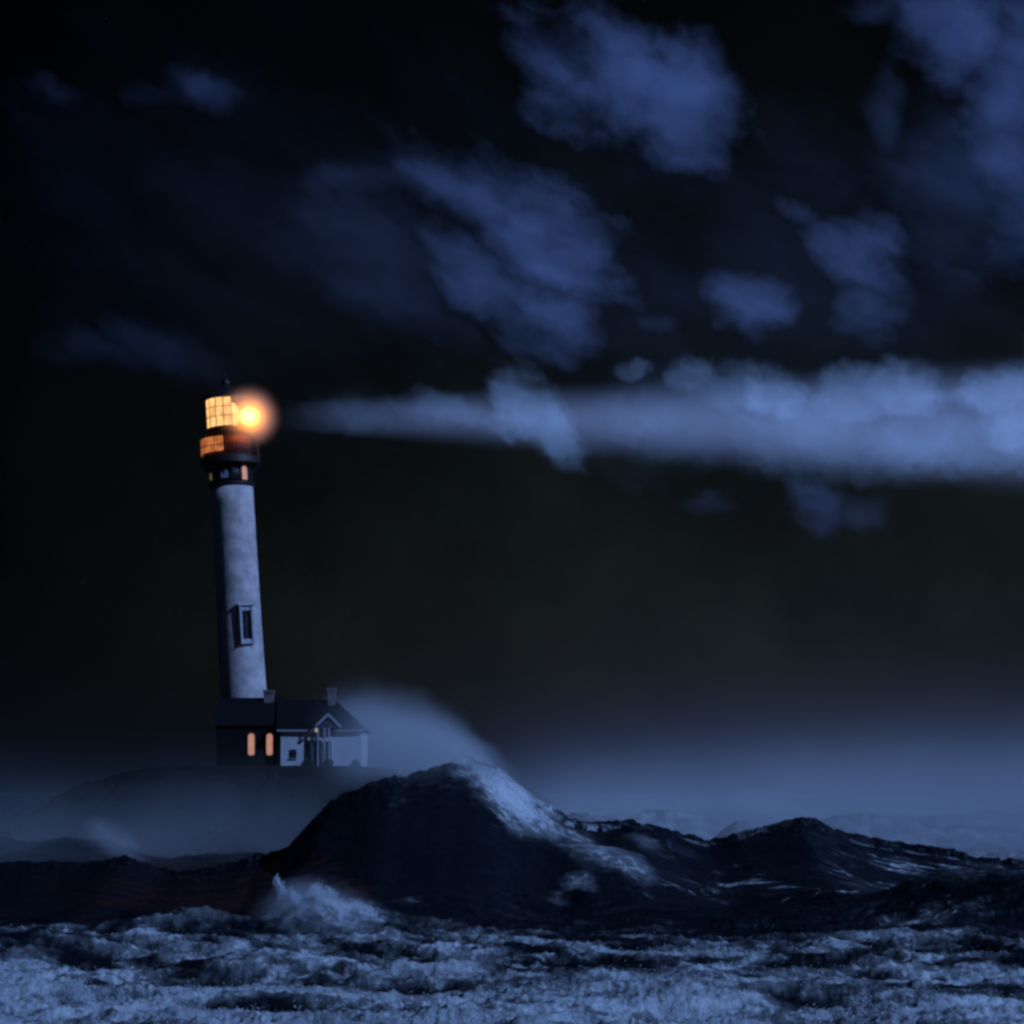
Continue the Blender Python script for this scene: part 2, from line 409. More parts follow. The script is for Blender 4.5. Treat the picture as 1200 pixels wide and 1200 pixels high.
# ------------------------------------------------------------------ flying spray (droplets)
dm = mat('spray_droplets', (.78, .82, .86), .5)
def droplets(name, pts, size, label):
    n = len(pts)
    base = np.array([(1, 1, 1), (-1, -1, 1), (-1, 1, -1), (1, -1, -1)], float) * .6
    r_ = rng.normal(size=(n, 4, 3)) * .25
    v = pts[:, None, :] + (base[None] + r_) * size[:, None, None]
    m_ = bpy.data.meshes.new(name); m_.vertices.add(n * 4); m_.vertices.foreach_set('co', v.astype(np.float32).ravel())
    fc = np.array([(0, 1, 2), (0, 3, 1), (0, 2, 3), (1, 3, 2)])
    ff = (fc[None] + (np.arange(n) * 4)[:, None, None]).reshape(-1)
    m_.loops.add(len(ff)); m_.loops.foreach_set('vertex_index', ff.astype(np.int32))
    m_.polygons.add(n * 4); m_.polygons.foreach_set('loop_start', np.arange(0, n * 12, 3, dtype=np.int32))
    m_.update(calc_edges=True)
    o = link(name, m_, dm); tag(o, label, 'spray', kind='stuff')
    return o
def sea_z(x, y):
    r_ = height(x, y); return r_[0]

# sparkle over the foreground foam
n = 52000
yy = 44 + (80 - 44) * rng.random(n) ** 1.3; xx = (rng.random(n) - .5) * 2 * np.tan(R(17)) * yy
h = height(xx, yy); fa_ = foam_amount(xx, yy, *h)
clump = fbm(xx / 1.6, yy / 1.6, 3)
keep = (fa_ > .5) & (clump + .25 * h[4] + .2 * rng.normal(size=n) > .08)
xx, yy, zz = xx[keep], yy[keep], h[0][keep]
zz = zz + np.abs(rng.normal(size=len(zz))) * (.05 + .28 * np.clip(clump[keep], 0, 1))
droplets('foam_spray', np.stack([xx, yy, zz], -1), .010 + .018 * rng.random(len(xx)) ** 2, 'fine white droplets blown low over the pale foaming foreground water')

def burst(px, py, d, w_, h_, depth, n, lean=0.0, fingers=6):
    """fans of droplets thrown up from a breaking crest"""
    c = P(px, py, d); out = []
    for k in range(fingers):
        bx = c.x + (rng.random() - .5) * w_ * 1.2; by = c.y + (rng.random() - .5) * depth
        hh = h_ * (.45 + .6 * rng.random()) * (1 - .5 * abs((bx - c.x) / w_ * 2))
        m_ = n // fingers
        u = rng.random(m_) ** 1.1
        r0 = (.10 + .30 * (1 - u)) * w_ * .45
        x = bx + lean * u * hh + rng.normal(size=m_) * r0
        y = by + rng.normal(size=m_) * r0 * .8
        z_ = c.z + u * hh + rng.normal(size=m_) * .06 * h_
        out.append(np.stack([x, y, z_], -1))
    return np.concatenate(out)
b1 = np.concatenate([burst(395, 1090, 79.5, 3.0, 1.9, 1.5, 30000, -.45, 16), burst(350, 1082, 79, 1.3, 1.9, 1.0, 14000, -.5, 8), burst(440, 1098, 79, 2.2, .9, 1.2, 14000, -.3, 9), burst(480, 1098, 79, 2.2, .5, 1.2, 6000, -.2, 6)])
droplets('breaker_spray', b1, .012 + .022 * rng.random(len(b1)) ** 2, 'white burst of spray where a small breaker strikes the great wave')
b2 = np.concatenate([burst(x, y, 53, 1.5, 1.3, 1.4, 7000, -.2, 9) for x, y in ((25, 1200), (95, 1195), (150, 1215), (600, 1218), (670, 1215), (800, 1220), (1030, 1215), (450, 1222), (1130, 1222))])
droplets('splash_spray', b2, .009 + .015 * rng.random(len(b2)) ** 2, 'white splashes along the bottom edge of the water')
# spume torn off the great crest
n = 26000
pxs = 545 + 175 * rng.random(n) ** 1.1
X0 = (pxs - 600) / F * 103; zc = np.interp(X0, gM, zM); yc = np.interp(X0, gM, yM)
up = np.abs(rng.normal(size=n)) * .45 * (1 - (pxs - 545) / 230) 
pts = np.stack([X0 - .8 * up + rng.normal(size=n) * .1, yc - np.maximum(zc - 2.5, 0) * .25 + rng.normal(size=n) * .7, zc - .25 + up], -1)
keep = fbm(pts[:, 0] / .8, pts[:, 2] / .5, 3) > -.05
pts = pts[keep]
droplets('crest_spray', pts, .012 + .02 * rng.random(len(pts)) ** 2, 'droplets torn off the highest crest by the wind')

n = 22000
pxs = 680 + 480 * rng.random(n)
X0 = (pxs - 600) / F * 108; zc = np.interp(X0, gM, zM); yc = np.interp(X0, gM, yM)
g_ = np.exp(-((pxs - 905) / 55) ** 2) * .9 + .12 + .35 * np.exp(-((pxs - 745) / 30) ** 2)
gate = fbm(X0 / 1.6, X0 * 0 + 4, 3) > -.08 + .25 * rng.random(n)
pxs, X0, zc, yc, g_ = pxs[gate], X0[gate], zc[gate], yc[gate], g_[gate]; n = len(X0)
up = rng.random(n) ** 1.7 * g_ * (.5 + 1.3 * np.clip(fbm(X0 / .7, X0 * 0, 3) + .3, 0, 1))
pts = np.stack([X0 - .9 * up + rng.normal(size=n) * .07, yc + .3 + rng.normal(size=n) * .8, zc - .2 + up], -1)
droplets('ridge_spray', pts, .010 + .016 * rng.random(len(pts)) ** 2, 'thin wind-torn spray along the lower crests on the right')
b3 = burst(893, 955, 111, 4.2, 1.7, 2.4, 18000, -.5, 16)
droplets('plume_spray', b3, .008 + .012 * rng.random(len(b3)) ** 2, 'tall thin plume of droplets behind the right crest')

# ------------------------------------------------------------------ mist and haze (real volumes)
def hull_box(name, lo, hi):
    bm = bmesh.new(); c = [(a + b) / 2 for a, b in zip(lo, hi)]; sz = [b - a for a, b in zip(lo, hi)]
    box(bm, (0, 0, 0), sz)
    bmesh.ops.recalc_face_normals(bm, faces=bm.faces)
    me_ = bpy.data.meshes.new(name); bm.to_mesh(me_); bm.free()
    o = link(name, me_, None); o.location = c; return o
def volmat(name, color, aniso):
    m = bpy.data.materials.new(name); m.use_nodes = True; t = NT(m.node_tree); t.N.clear()
    pv = t.n('ShaderNodeVolumePrincipled'); out = t.n('ShaderNodeOutputMaterial')
    t.L.new(pv.outputs[0], out.inputs['Volume'])
    pv.inputs['Color'].default_value = (*color, 1); pv.inputs['Anisotropy'].default_value = aniso
    return m, t, pv
def drift(name, d0, d1, top, bot, dens, soft_t, soft_b, nscale, namp, label, ends=(.15, .15), ramp=.25, pw=1.0, step=1.0, nstretch=(1, 1, 1), xr=None):
    """sheet of wind-blown mist between two outlines given at its middle distance"""
    dm_ = (d0 + d1) / 2
    tp = [P(a, b, dm_) for a, b in top]; bt = [P(a, b, dm_) for a, b in bot]
    x0, x1 = tp[0].x, tp[-1].x
    zs = [p.z for p in tp + bt]; z0_, z1_ = min(zs) - .5, max(zs) + .5 + .35 * namp
    o = hull_box(name, (x0, d0, z0_), (x1, d1, z1_)); tag(o, label, 'mist', kind='stuff')
    m, t, pv = volmat(name, (.92, .95, 1), -.25)
    pos = t.n('ShaderNodeNewGeometry').outputs['Position']
    nz = t.noise(t.v('MULTIPLY', pos, nstretch), nscale, 3, .55, color=True)
    wp = t.v('ADD', pos, t.v('SCALE', t.v('SUBTRACT', nz, (.5, .5, .5)), namp))
    sp_ = t.n('ShaderNodeSeparateXYZ'); t.L.new(wp, sp_.inputs[0])
    s0 = t.n('ShaderNodeSeparateXYZ'); t.L.new(pos, s0.inputs[0])
    H = z1_ - z0_
    u = t.lin(sp_.outputs[0], x0, x1)
    tc_ = t.curve(u, [((p.x - x0) / (x1 - x0), (p.z - z0_) / H) for p in tp])
    bc_ = t.curve(u, [((p.x - x0) / (x1 - x0), (p.z - z0_) / H) for p in bt])
    zn = t.lin(sp_.outputs[2], z0_, z1_)
    a = t.ss(t.m('SUBTRACT', tc_, zn), -.1 * soft_t / H, soft_t / H)
    if pw != 1: a = t.m('POWER', a, pw)
    b = t.ss(t.m('SUBTRACT', zn, bc_), -.1 * soft_b / H, soft_b / H)
    un = t.lin(s0.outputs[0], x0, x1)
    e = t.m('MULTIPLY', t.ss(un, 0, ends[0]), t.ss(un, 1, 1 - ends[1]))
    yn = t.lin(s0.outputs[1], d0, d1)
    e2 = t.m('MULTIPLY', t.ss(yn, 0, ramp), t.ss(yn, 1, .75))
    top_guard = t.m('MULTIPLY', t.ss(t.lin(s0.outputs[2], z0_, z1_), 1, 1 - (.4 + .3 * namp) / H), 1.0)
    pz = t.lin(t.noise(t.v('MULTIPLY', pos, nstretch), nscale * 2, 3, .6), .3, .65, .35, 1.0)
    dn = t.m('MULTIPLY', t.m('MULTIPLY', t.m('MULTIPLY', a, b), t.m('MULTIPLY', e, e2)), t.m('MULTIPLY', t.m('MULTIPLY', pz, top_guard), dens))
    t.L.new(dn, pv.inputs['Density'])
    m.cycles.volume_step_rate = step
    o.data.materials.append(m)
    return o
drift('crest_mist', 92, 134,
      [(375, 850), (400, 822), (440, 812), (490, 827), (540, 848), (580, 878), (620, 925), (660, 955), (720, 975)],
      [(375, 950), (400, 935), (440, 922), (500, 912), (560, 900), (620, 935), (660, 965), (720, 985)],
      .26, 2.4, 1.4, .19, 4.6, 'dense veil of spray blowing off the highest crest past the cottage', ends=(.55, .1), ramp=.3)
drift('hollow_mist', 104, 150,
      [(-120, 905), (0, 895), (80, 888), (160, 892), (240, 892), (330, 890), (400, 890), (470, 892)],
      [(-120, 1030), (0, 1030), (80, 1030), (160, 1030), (240, 1030), (330, 1020), (400, 1000), (470, 960)],
      .015, 7.5, 1.0, .07, 10, 'dim mist hanging over the hollow of the sea left of the great wave', ends=(.2, .15))
drift('offshore_mist', 114, 420,
      [(520, 820), (640, 815), (740, 812), (850, 800), (950, 792), (1050, 780), (1150, 775), (1300, 770), (1500, 780)],
      [(560, 960), (640, 960), (740, 960), (850, 960), (950, 960), (1050, 960), (1150, 960), (1300, 960), (1500, 960)],
      .020, 25, .3, .030, 12, 'bright low mist lying over the rough water out to sea', ends=(.2, .08), ramp=.05, pw=3.0)
drift('surf_mist', 112, 190,
      [(600, 945), (680, 935), (760, 925), (860, 928), (960, 925), (1080, 922), (1200, 915), (1400, 915)],
      [(600, 990), (680, 990), (760, 990), (860, 990), (960, 990), (1080, 995), (1200, 1000), (1400, 1000)],
      .022, 4, .3, .10, 4.5, 'pale spume driving low behind the right-hand crests', ends=(.2, .08), ramp=.06)
drift('cottage_mist', 206, 226,
      [(335, 855), (380, 822), (430, 818), (500, 840), (580, 885)],
      [(335, 930), (380, 930), (430, 930), (500, 930), (580, 935)],
      .065, 3.5, .5, .10, 7, 'spray drifting behind the cottage roof and chimney', ends=(.3, .3))
drift('breaker_mist', 76, 83,
      [(285, 1060), (320, 1038), (350, 1028), (385, 1030), (420, 1048), (455, 1070), (500, 1090)],
      [(285, 1100), (320, 1100), (350, 1100), (385, 1100), (420, 1100), (455, 1105), (500, 1110)],
      .24, 1.1, .2, .7, 1.8, 'low cloud of spray round the small breaker', ends=(.4, .4))
drift('ripple_mist', 106, 112,
      [(95, 965), (115, 955), (135, 965), (155, 985), (175, 1010)],
      [(95, 985), (115, 990), (135, 1005), (155, 1020), (175, 1030)],
      .10, .6, .3, .6, 1.2, 'faint streak of spray over the low crest on the left', ends=(.3, .3))

hz = hull_box('haze', (-1800, -60, -6), (1800, 3100, 53.5)); tag(hz, 'thin night haze over the whole coast', 'haze', kind='stuff')
m, t, pv = volmat('night_haze', (.95, .97, 1), -.1)
pv.inputs['Density'].default_value = .000015
hz.data.materials.append(m)

# ------------------------------------------------------------------ headland
def headland():
    xs = np.linspace(-95, -4, 330); ys = np.linspace(140, 300, 260)
    Xh, Yh = np.meshgrid(xs, ys)
    wobx = 3 * fbm(Xh / 8, Yh / 8, 3); woby = 4 * fbm(Xh / 7 + 5, Yh / 9, 3)
    ed = np.minimum(sst(Xh + wobx, -62, -33), sst(Xh + wobx, -5, -15)) * sst(Yh + woby, 158, 189) * sst(Yh, 288, 250)
    ed = ed * (1 + .25 * fbm(Xh / 9, Yh / 9, 3) * (1 - ed) * 2)
    zz_ = -3 + 11.3 * np.clip(ed, 0, 1) + .0
    rock = 1.2 * (ridged(Xh / 6, Yh / 7, 5, .55) - .5)
    zz_ = zz_ + 1.1 * fbm(Xh / 5, Yh / 6, 4) * (1 - sst(Xh, -50, -38) * sst(Xh, -8, -15))
    zz_ = zz_ + rock * (1 - sst(ed, .9, 1.0)) + .12 * fbm(Xh / 2, Yh / 2, 3)
    nr_, nc_ = Xh.shape
    m_ = bpy.data.meshes.new('headland'); m_.vertices.add(nr_ * nc_)
    m_.vertices.foreach_set('co', np.stack([Xh, Yh, zz_], -1).astype(np.float32).ravel())
    ix = np.arange(nr_ * nc_).reshape(nr_, nc_)
    q_ = np.stack([ix[:-1, :-1], ix[:-1, 1:], ix[1:, 1:], ix[1:, :-1]], -1).reshape(-1, 4)
    m_.loops.add(q_.size); m_.loops.foreach_set('vertex_index', q_.ravel().astype(np.int32))
    m_.polygons.add(len(q_)); m_.polygons.foreach_set('loop_start', np.arange(0, q_.size, 4, dtype=np.int32)); m_.update(calc_edges=True)
    m_.polygons.foreach_set('use_smooth', np.ones(len(q_), bool))
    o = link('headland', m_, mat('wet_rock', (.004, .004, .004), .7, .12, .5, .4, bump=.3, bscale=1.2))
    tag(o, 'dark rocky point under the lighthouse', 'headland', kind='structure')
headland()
GZ = 8.25

# ------------------------------------------------------------------ lighthouse
M_white = mat('weathered_render', (.56, .50, .48), .8, .2, .38, .6, bump=.04, bscale=3)
M_black = mat('black_iron', (.018, .016, .015), .5, .4, .3, 2)
M_red = mat('red_lead_paint', (.16, .05, .035), .6, .3, .3, 2)
M_trim = mat('pale_trim', (.42, .42, .45), .7, .2, .2, 2)
M_frame = mat('dark_window_frame', (.05, .05, .055), .6, .3)
M_glass = mat('dark_window_glass', (.012, .014, .018), .08, .5)
M_lens = emis('lamp_lens', (1.0, .55, .18), 3.2, .25)
M_core = emis('lamp_core', (1.0, .64, .25), 8)
M_lan = emis('lantern_pane', (1.0, .52, .18), 1.6, .45)
M_gal = emis('gallery_pane', (1.0, .30, .09), .8, .5)
M_warm = emis('warm_pane', (1.0, .46, .34), .5, .15)

TD = 205.0
tb = P(290.5, 900, TD); tb.z = GZ
def TZ(py): return (CAMZ + (HOR - py) / F * TD - GZ)
LH = empty('lighthouse', tb); LH.rotation_euler = (0, R(-3.3), 0)
tag(LH, 'tall pale tower with black lantern and its lamp burning', 'lighthouse')
zt = TZ(569)
bm = bmesh.new()
prof = [(2.9, -1.0), (2.85, .6), (2.7, .9)]
for k in range(14):
    u = k / 13; prof.append((2.62 - .34 * u - .10 * math.sin(u * math.pi), 1.0 + (zt - 1.0) * u))
ring(bm, prof, 96); o = obj('tower_wall', bm, M_white, LH, True)
# stone window on the shaft, turned a little to the right
def on_shaft(angle, z_, r_):
    e = empty('x', (0, 0, 0)); bpy.data.objects.remove(e)
    return Matrix.Rotation(angle, 4, 'Z') @ Matrix.Translation((0, -r_, z_))
zw = TZ(734)
WA = R(25)
bm = bmesh.new()
for c, s_ in (((-.64, 0, .0), (.26, .44, 3.9)), ((.64, 0, .0), (.26, .44, 3.9)), ((0, -.04, 2.08), (1.90, .66, .26)), ((0, -.02, -2.02), (1.6, .5, .16)), ((0, .05, 1.7), (1.02, .3, .5)), ((0, .05, -1.75), (1.02, .3, .38))):
    box(bm, c, s_)
bm.transform(on_shaft(WA, zw, 2.52)); wf_ = obj('window', bm, M_trim, LH, bevel=.02)
bm = bmesh.new(); box(bm, (0, .12, 0), (1.04, .1, 3.1)); bm.transform(on_shaft(WA, zw, 2.45)); obj('pane', bm, M_glass, wf_)
bm = bmesh.new()
box(bm, (0, .03, 0), (.07, .07, 3.1)); box(bm, (0, .03, .0), (1.0, .06, .07))
bm.transform(on_shaft(WA, zw, 2.45)); obj('sash_bar', bm, M_frame, wf_)
# cornice, watch room, decks
z545, z536, z532, z514, z506, z468, z438 = [TZ(v) for v in (546, 538, 533, 515, 506, 468, 437)]
bm = bmesh.new(); ring(bm, [(2.30, zt - .25), (2.5, zt), (2.5, zt + .12), (2.3, zt + .2)], 96); obj('cornice', bm, M_black, LH, True)
bm = bmesh.new(); ring(bm, [(2.28, zt + .16), (2.28, z545)], 96); obj('watch_room', bm, M_black, LH, True)
def wpane(name, ang_, zc_, r_, w_, h_, m_, parent=LH, arch=True):
    bm = bmesh.new(); pts = []
    if arch:
        for k in range(9):
            a = math.pi * k / 8; pts.append((w_ / 2 * math.cos(a), h_ / 2 - w_ / 2 + w_ / 2 * math.sin(a)))
        pts += [(-w_ / 2, -h_ / 2), (w_ / 2, -h_ / 2)]
    else: pts = [(w_ / 2, h_ / 2), (-w_ / 2, h_ / 2), (-w_ / 2, -h_ / 2), (w_ / 2, -h_ / 2)]
    prism(bm, pts, -.04, .08)
    bm.transform(Matrix.Rotation(ang_, 4, 'Z') @ Matrix.Translation((0, -r_, zc_)))
    return obj(name, bm, m_, parent)
M_bluepane = mat('blue_pane', (.25, .3, .4), .2, .6)  # pane with a pale blue base colour
M_ydim = emis('dim_yellow_pane', (1, .75, .3), .10)
zwr = (zt + .16 + z545) / 2
wpane('window', R(47), zwr - .05, 2.30, .62, 1.45, M_warm)
wpane('window', R(-60), zwr - .1, 2.30, .45, .95, M_ydim)
wpane('window', R(-10), zwr - .1, 2.30, .75, 1.0, M_bluepane)
# brackets under the lower gallery
for k in range(16):
    a = 2 * math.pi * (k + .5) / 16
    bm = bmesh.new(); prism(bm, [(2.27, zt + .7), (2.27, z545), (3.05, z545), (2.95, z545 - .22), (2.5, z545 - .5)], -.07, .07)
    bm.transform(Matrix.Rotation(a, 4, 'Z')); obj('bracket', bm, M_black, LH)
bm = bmesh.new(); ring(bm, [(3.1, z545), (3.2, z545 + .08), (3.2, z536), (3.1, z536 + .03)], 96); obj('gallery_deck', bm, M_black, LH)
# service room with lit panes, iron balustrade of the gallery
bm = bmesh.new(); ring(bm, [(2.35, z536), (2.35, z506 - .1)], 96); obj('service_room', bm, M_red, LH, True)
for k in range(-5, 1):
    a = R(-12 + k * 15.5)
    g = wpane('gallery_pane', a, (z532 + z514) / 2, 3.02, .74, z514 - z532 - .1, M_gal, arch=False)
bm = bmesh.new()
for k in range(48):
    a = 2 * math.pi * k / 48
    bmesh.ops.create_cone(bm, cap_ends=True, segments=6, radius1=.035, radius2=.035, depth=z514 - z536, matrix=Matrix.Rotation(a, 4, 'Z') @ Matrix.Translation((3.12, 0, (z514 + z536) / 2)))
for zz_ in (z514, (z514 + z536) / 2 + .1):
    ring(bm, [(3.09, zz_ - .035), (3.16, zz_ - .035), (3.16, zz_ + .035), (3.09, zz_ + .035), (3.09, zz_ - .035)], 96, False)
obj('railing', bm, M_black, LH)
bm = bmesh.new(); ring(bm, [(2.55, z506 - .42), (2.62, z506 - .36), (2.62, z506 - .05), (2.5, z506)], 96); obj('lantern_deck', bm, M_black, LH)
# lantern: sill, glazing bars, panes, lens, roof
bm = bmesh.new(); ring(bm, [(2.28, z506), (2.28, z506 + .35)], 48); obj('lantern_sill', bm, M_black, LH)
NP = 16
for k in range(NP):
    a = R(-104 + 360 / NP * k)
    if -110 < math.degrees(a) < 15:
        wpane('lantern_pane', a, (z506 + z468) / 2 + .12, 2.18, .84, z468 - z506 - .4, M_lan, arch=False)
bm = bmesh.new()
for k in range(NP):
    a = R(-104 + 360 / NP * (k + .5)) - R(90)
    bmesh.ops.create_cone(bm, cap_ends=True, segments=6, radius1=.045, radius2=.045, depth=z468 - z506 - .3, matrix=Matrix.Rotation(a, 4, 'Z') @ Matrix.Translation((2.26, 0, (z468 + z506) / 2 + .15)))
for zz_ in ((z506 + z468) / 2 - .3, (z506 + z468) / 2 + .7):
    ring(bm, [(2.22, zz_ - .03), (2.28, zz_ - .03), (2.28, zz_ + .03), (2.22, zz_ + .03), (2.22, zz_ - .03)], 48, False)
obj('glazing_bar', bm, M_black, LH)
bm = bmesh.new(); zl = (z506 + z468) / 2 + .1
ring(bm, [(.35, zl - 1.45), (.95, zl - 1.1), (1.25, zl - .5), (1.32, zl), (1.25, zl + .5), (.95, zl + 1.1), (.35, zl + 1.45)], 48); lens = obj('lens', bm, M_lens, LH, True)
hr = [(2.62, z468 - .12), (2.66, z468 - .02), (2.55, z468 + .12), (1.9, z468 + .55), (1.15, z468 + 1.05), (.6, z468 + 1.35), (.42, z468 + 1.5)]
bm = bmesh.new(); ring(bm, hr, 48); roof = obj('roof', bm, M_black, LH, True)
bm = bmesh.new(); ring(bm, [(.34, z468 + 1.45), (.46, z468 + 1.62), (.46, z468 + 1.95), (.30, z468 + 2.15), (.10, z468 + 2.3), (.05, z468 + 3.0), (.01, z468 + 3.15)], 24); obj('ventilator', bm, M_black, roof, True)

# the burning lamp: a bullseye lens swung out to the right, its beam and its glow
lamp_c = P(290, 488, TD - 1.2)
inv = Matrix.Translation(tb) @ Matrix.Rotation(R(-3.3), 4, 'Y')
lamp_l = inv.inverted() @ lamp_c
bm = bmesh.new(); bmesh.ops.create_uvsphere(bm, u_segments=32, v_segments=16, radius=.8); bm.transform(Matrix.Translation(lamp_l))
core = obj('bullseye', bm, M_core, LH, True)
spl = bpy.data.lights.new('beam', 'SPOT'); spl.energy = 1.0; spl.spot_size = R(9.6); spl.spot_blend = .6
spl.shadow_soft_size = 1.8; spl.color = (.27, .43, 1.0)
spl.use_nodes = True
tl = NT(spl.node_tree); em = tl.N['Emission']
lf = tl.n('ShaderNodeLightFalloff'); lf.inputs['Strength'].default_value = 1.9e7; lf.inputs['Smooth'].default_value = 0
tl.L.new(lf.outputs['Linear'], em.inputs['Strength'])
BEAM_FROM = P(332, 487.5, TD - 3.2); BEAM_TO = P(1200, 498, TD - 8)
so = bpy.data.objects.new('beam', spl); COL.objects.link(so); so.location = BEAM_FROM
so.rotation_euler = (BEAM_TO - BEAM_FROM).to_track_quat('-Z', 'Y').to_euler()
pl = bpy.data.lights.new('lamp', 'POINT'); pl.energy = 2900; pl.color = (1.0, .30, .035); pl.shadow_soft_size = .4
po = bpy.data.objects.new('lamp', pl); COL.objects.link(po); po.location = P(293, 488, TD - 2.9)

gm, t, pv = volmat('lamp_glare_mist', (1, 1, 1), 0)  # ball of mist added to give the lamp its bloom
gme = bmesh.new(); bmesh.ops.create_icosphere(gme, subdivisions=4, radius=1)
glowm = bpy.data.meshes.new('lamp_glare_mist'); gme.to_mesh(glowm); gme.free()
go = link('lamp_glare_mist', glowm, gm); go.location = P(292, 488, TD - 2.9); go.scale = (3.9, 3.9, 3.9)
tag(go, 'added ball of mist that makes the orange glare around the burning lamp', 'mist', kind='stuff')
oc = t.n('ShaderNodeTexCoord').outputs['Object']
rr = t.v('LENGTH', oc)
dn = t.m('MULTIPLY', t.m('POWER', t.m('SUBTRACT', 1, rr, clamp=True), 2.6), t.m('MULTIPLY', t.lin(t.noise(oc, 1.5, 3, .5), .3, .7, .8, 1.1), 1.6))
t.L.new(dn, pv.inputs['Density']); gm.cycles.volume_step_rate = .7

# ------------------------------------------------------------------ keeper's cottage
HD = 193.0
def HX(px): return (px - 600) / F * HD
def HZ(py): return CAMZ + (HOR - py) / F * HD
M_wall = mat('limewashed_wall', (.62, .60, .62), .85, .15, .2, .6, bump=.03, bscale=4)
M_dwall = mat('tarred_boards', (.006, .006, .007), .8, .2, .3, 1)
M_roof = mat('slate_roof', (.010, .011, .014), .85, .08, .35, 2.5, bump=.05, bscale=5)
M_chim = mat('chimney_brick', (.22, .17, .17), .85, .2, .3, 3)
gz = GZ - .1
CO = empty('cottage', (HX(378), HD, GZ)); tag(CO, 'pale hipped keeper cottage with a gabled porch between wall and blowing spray', 'house')
ox, oy, oz = CO.location
def L(px, py, dy=0): return (HX(px) - ox, dy, HZ(py) - oz)
ez = HZ(857) - oz
xl, xr_ = HX(329) - ox, HX(424) - ox
dep = 8.0
bm = bmesh.new(); box(bm, ((xl + xr_) / 2, dep / 2, (ez - .3) / 2), (xr_ - xl, dep, ez + .3)); obj('wall', bm, M_wall, CO)
rz_ = HZ(818) - oz
bm = bmesh.new(); e = .35
b = [bm.verts.new(v) for v in ((xl - e, -e, ez), (xr_ + e, -e, ez), (xr_ + e, dep + e, ez), (xl - e, dep + e, ez))]
b2 = [bm.verts.new(v) for v in ((xl - e, -e, ez + .16), (xr_ + e, -e, ez + .16), (xr_ + e, dep + e, ez + .16), (xl - e, dep + e, ez + .16))]
r1 = bm.verts.new((HX(318) - ox, dep / 2, rz_)); r2 = bm.verts.new((HX(388) - ox, dep / 2, rz_))
bm.faces.new(b[::-1])
for i in range(4): bm.faces.new((b[i], b[(i + 1) % 4], b2[(i + 1) % 4], b2[i]))
bm.faces.new((b2[0], b2[1], r2, r1)); bm.faces.new((b2[1], b2[2], r2)); bm.faces.new((b2[2], b2[3], r1, r2)); bm.faces.new((b2[3], b2[0], r1))
rf = obj('roof', bm, M_roof, CO)
bm = bmesh.new(); box(bm, ((xl + xr_) / 2, -e - .05, ez + .06), (xr_ - xl + 2 * e, .09, .16)); obj('gutter', bm, M_trim, rf)
def chimney(px, top, bot, w_, parent, yy_, org):
    bm = bmesh.new()
    x = HX(px) - org[0]; zt_ = HZ(top) - org[2]; zb_ = HZ(bot) - org[2]
    box(bm, (x, yy_, (zt_ + zb_) / 2), (w_, .8, zt_ - zb_)); box(bm, (x, yy_, zt_ + .05), (w_ + .22, 1.0, .18)); box(bm, (x, yy_, zt_ - .22), (w_ + .1, .9, .1))
    obj('chimney', bm, M_chim, parent)
chimney(385, 806, 830, .78, rf, 3.6, CO.location)
# porch with gable
PX0, PX1 = 372, 399
pzp = HZ(838) - oz; pe = HZ(852) - oz
xa, xb, xc = HX(PX0) - ox, HX(PX1) - ox, HX(385.5) - ox
bm = bmesh.new()
prism(bm, [(xa - .1, pe - .05), (xc, pzp - .05), (xb + .1, pe - .05), (xb + .1, pe + .12), (xc, pzp + .12), (xa - .1, pe + .12)], -.85, 1.5); pr = obj('porch_roof', bm, M_roof, CO)
bm = bmesh.new()
prism(bm, [(xa - .12, pe - .12), (xc, pzp - .12), (xb + .12, pe - .12), (xb + .12, pe + .17), (xc, pzp + .17), (xa - .12, pe + .17)], -.96, -.86); obj('bargeboard', bm, M_trim, pr)
bm = bmesh.new(); prism(bm, [(xa, pe - .13), (xb, pe - .13), (xc, pzp - .13)], -.75, -.65); obj('gable_panel', bm, M_frame, pr)
for xx_ in (xa + .12, HX(381) - ox, xb - .12 - .95):
    bm = bmesh.new(); box(bm, (xx_, -.7, (pe - .3) / 2), (.14, .14, pe + .1)); obj('post', bm, M_trim, CO)
# porch lamp, door, dark openings
bm = bmesh.new(); box(bm, (HX(368) - ox, -.05, 1.35), (1.55, .12, 2.7)); o = obj('doorway', bm, M_frame, CO)
bm = bmesh.new(); box(bm, (HX(369.5) - ox, -.14, 1.15), (.85, .08, 2.1)); dr = obj('door', bm, mat('blue_door', (.10, .12, .2), .5, .4, .2, 3), CO, bevel=.01)
bm = bmesh.new(); bmesh.ops.create_uvsphere(bm, u_segments=10, v_segments=8, radius=.045, matrix=Matrix.Translation((HX(372.5) - ox, -.22, 1.1))); obj('handle', bm, M_trim, dr)
bm = bmesh.new(); box(bm, (HX(384) - ox, -.06, 1.3), (.72, .1, 2.6)); obj('doorway', bm, M_frame, CO)
bm = bmesh.new(); bmesh.ops.create_uvsphere(bm, u_segments=12, v_segments=10, radius=.15, matrix=Matrix.Translation((HX(371.5) - ox, -.9, pe - .35)) @ Matrix.Diagonal((1, 1, 1.5, 1)))
obj('porch_lamp', bm, emis('porch_lamp', (.9, .8, .6), .35), CO)
wx_ = HX(344) - ox
bm = bmesh.new(); box(bm, (wx_, -.05, 1.35), (.62, .1, .85)); wn = obj('window', bm, M_frame, CO)
bm = bmesh.new(); box(bm, (wx_, -.12, 1.35), (.48, .04, .7)); obj('pane', bm, M_glass, wn)
bm = bmesh.new(); box(bm, (wx_, -.09, .88), (.8, .18, .07)); obj('sill', bm, M_trim, wn)

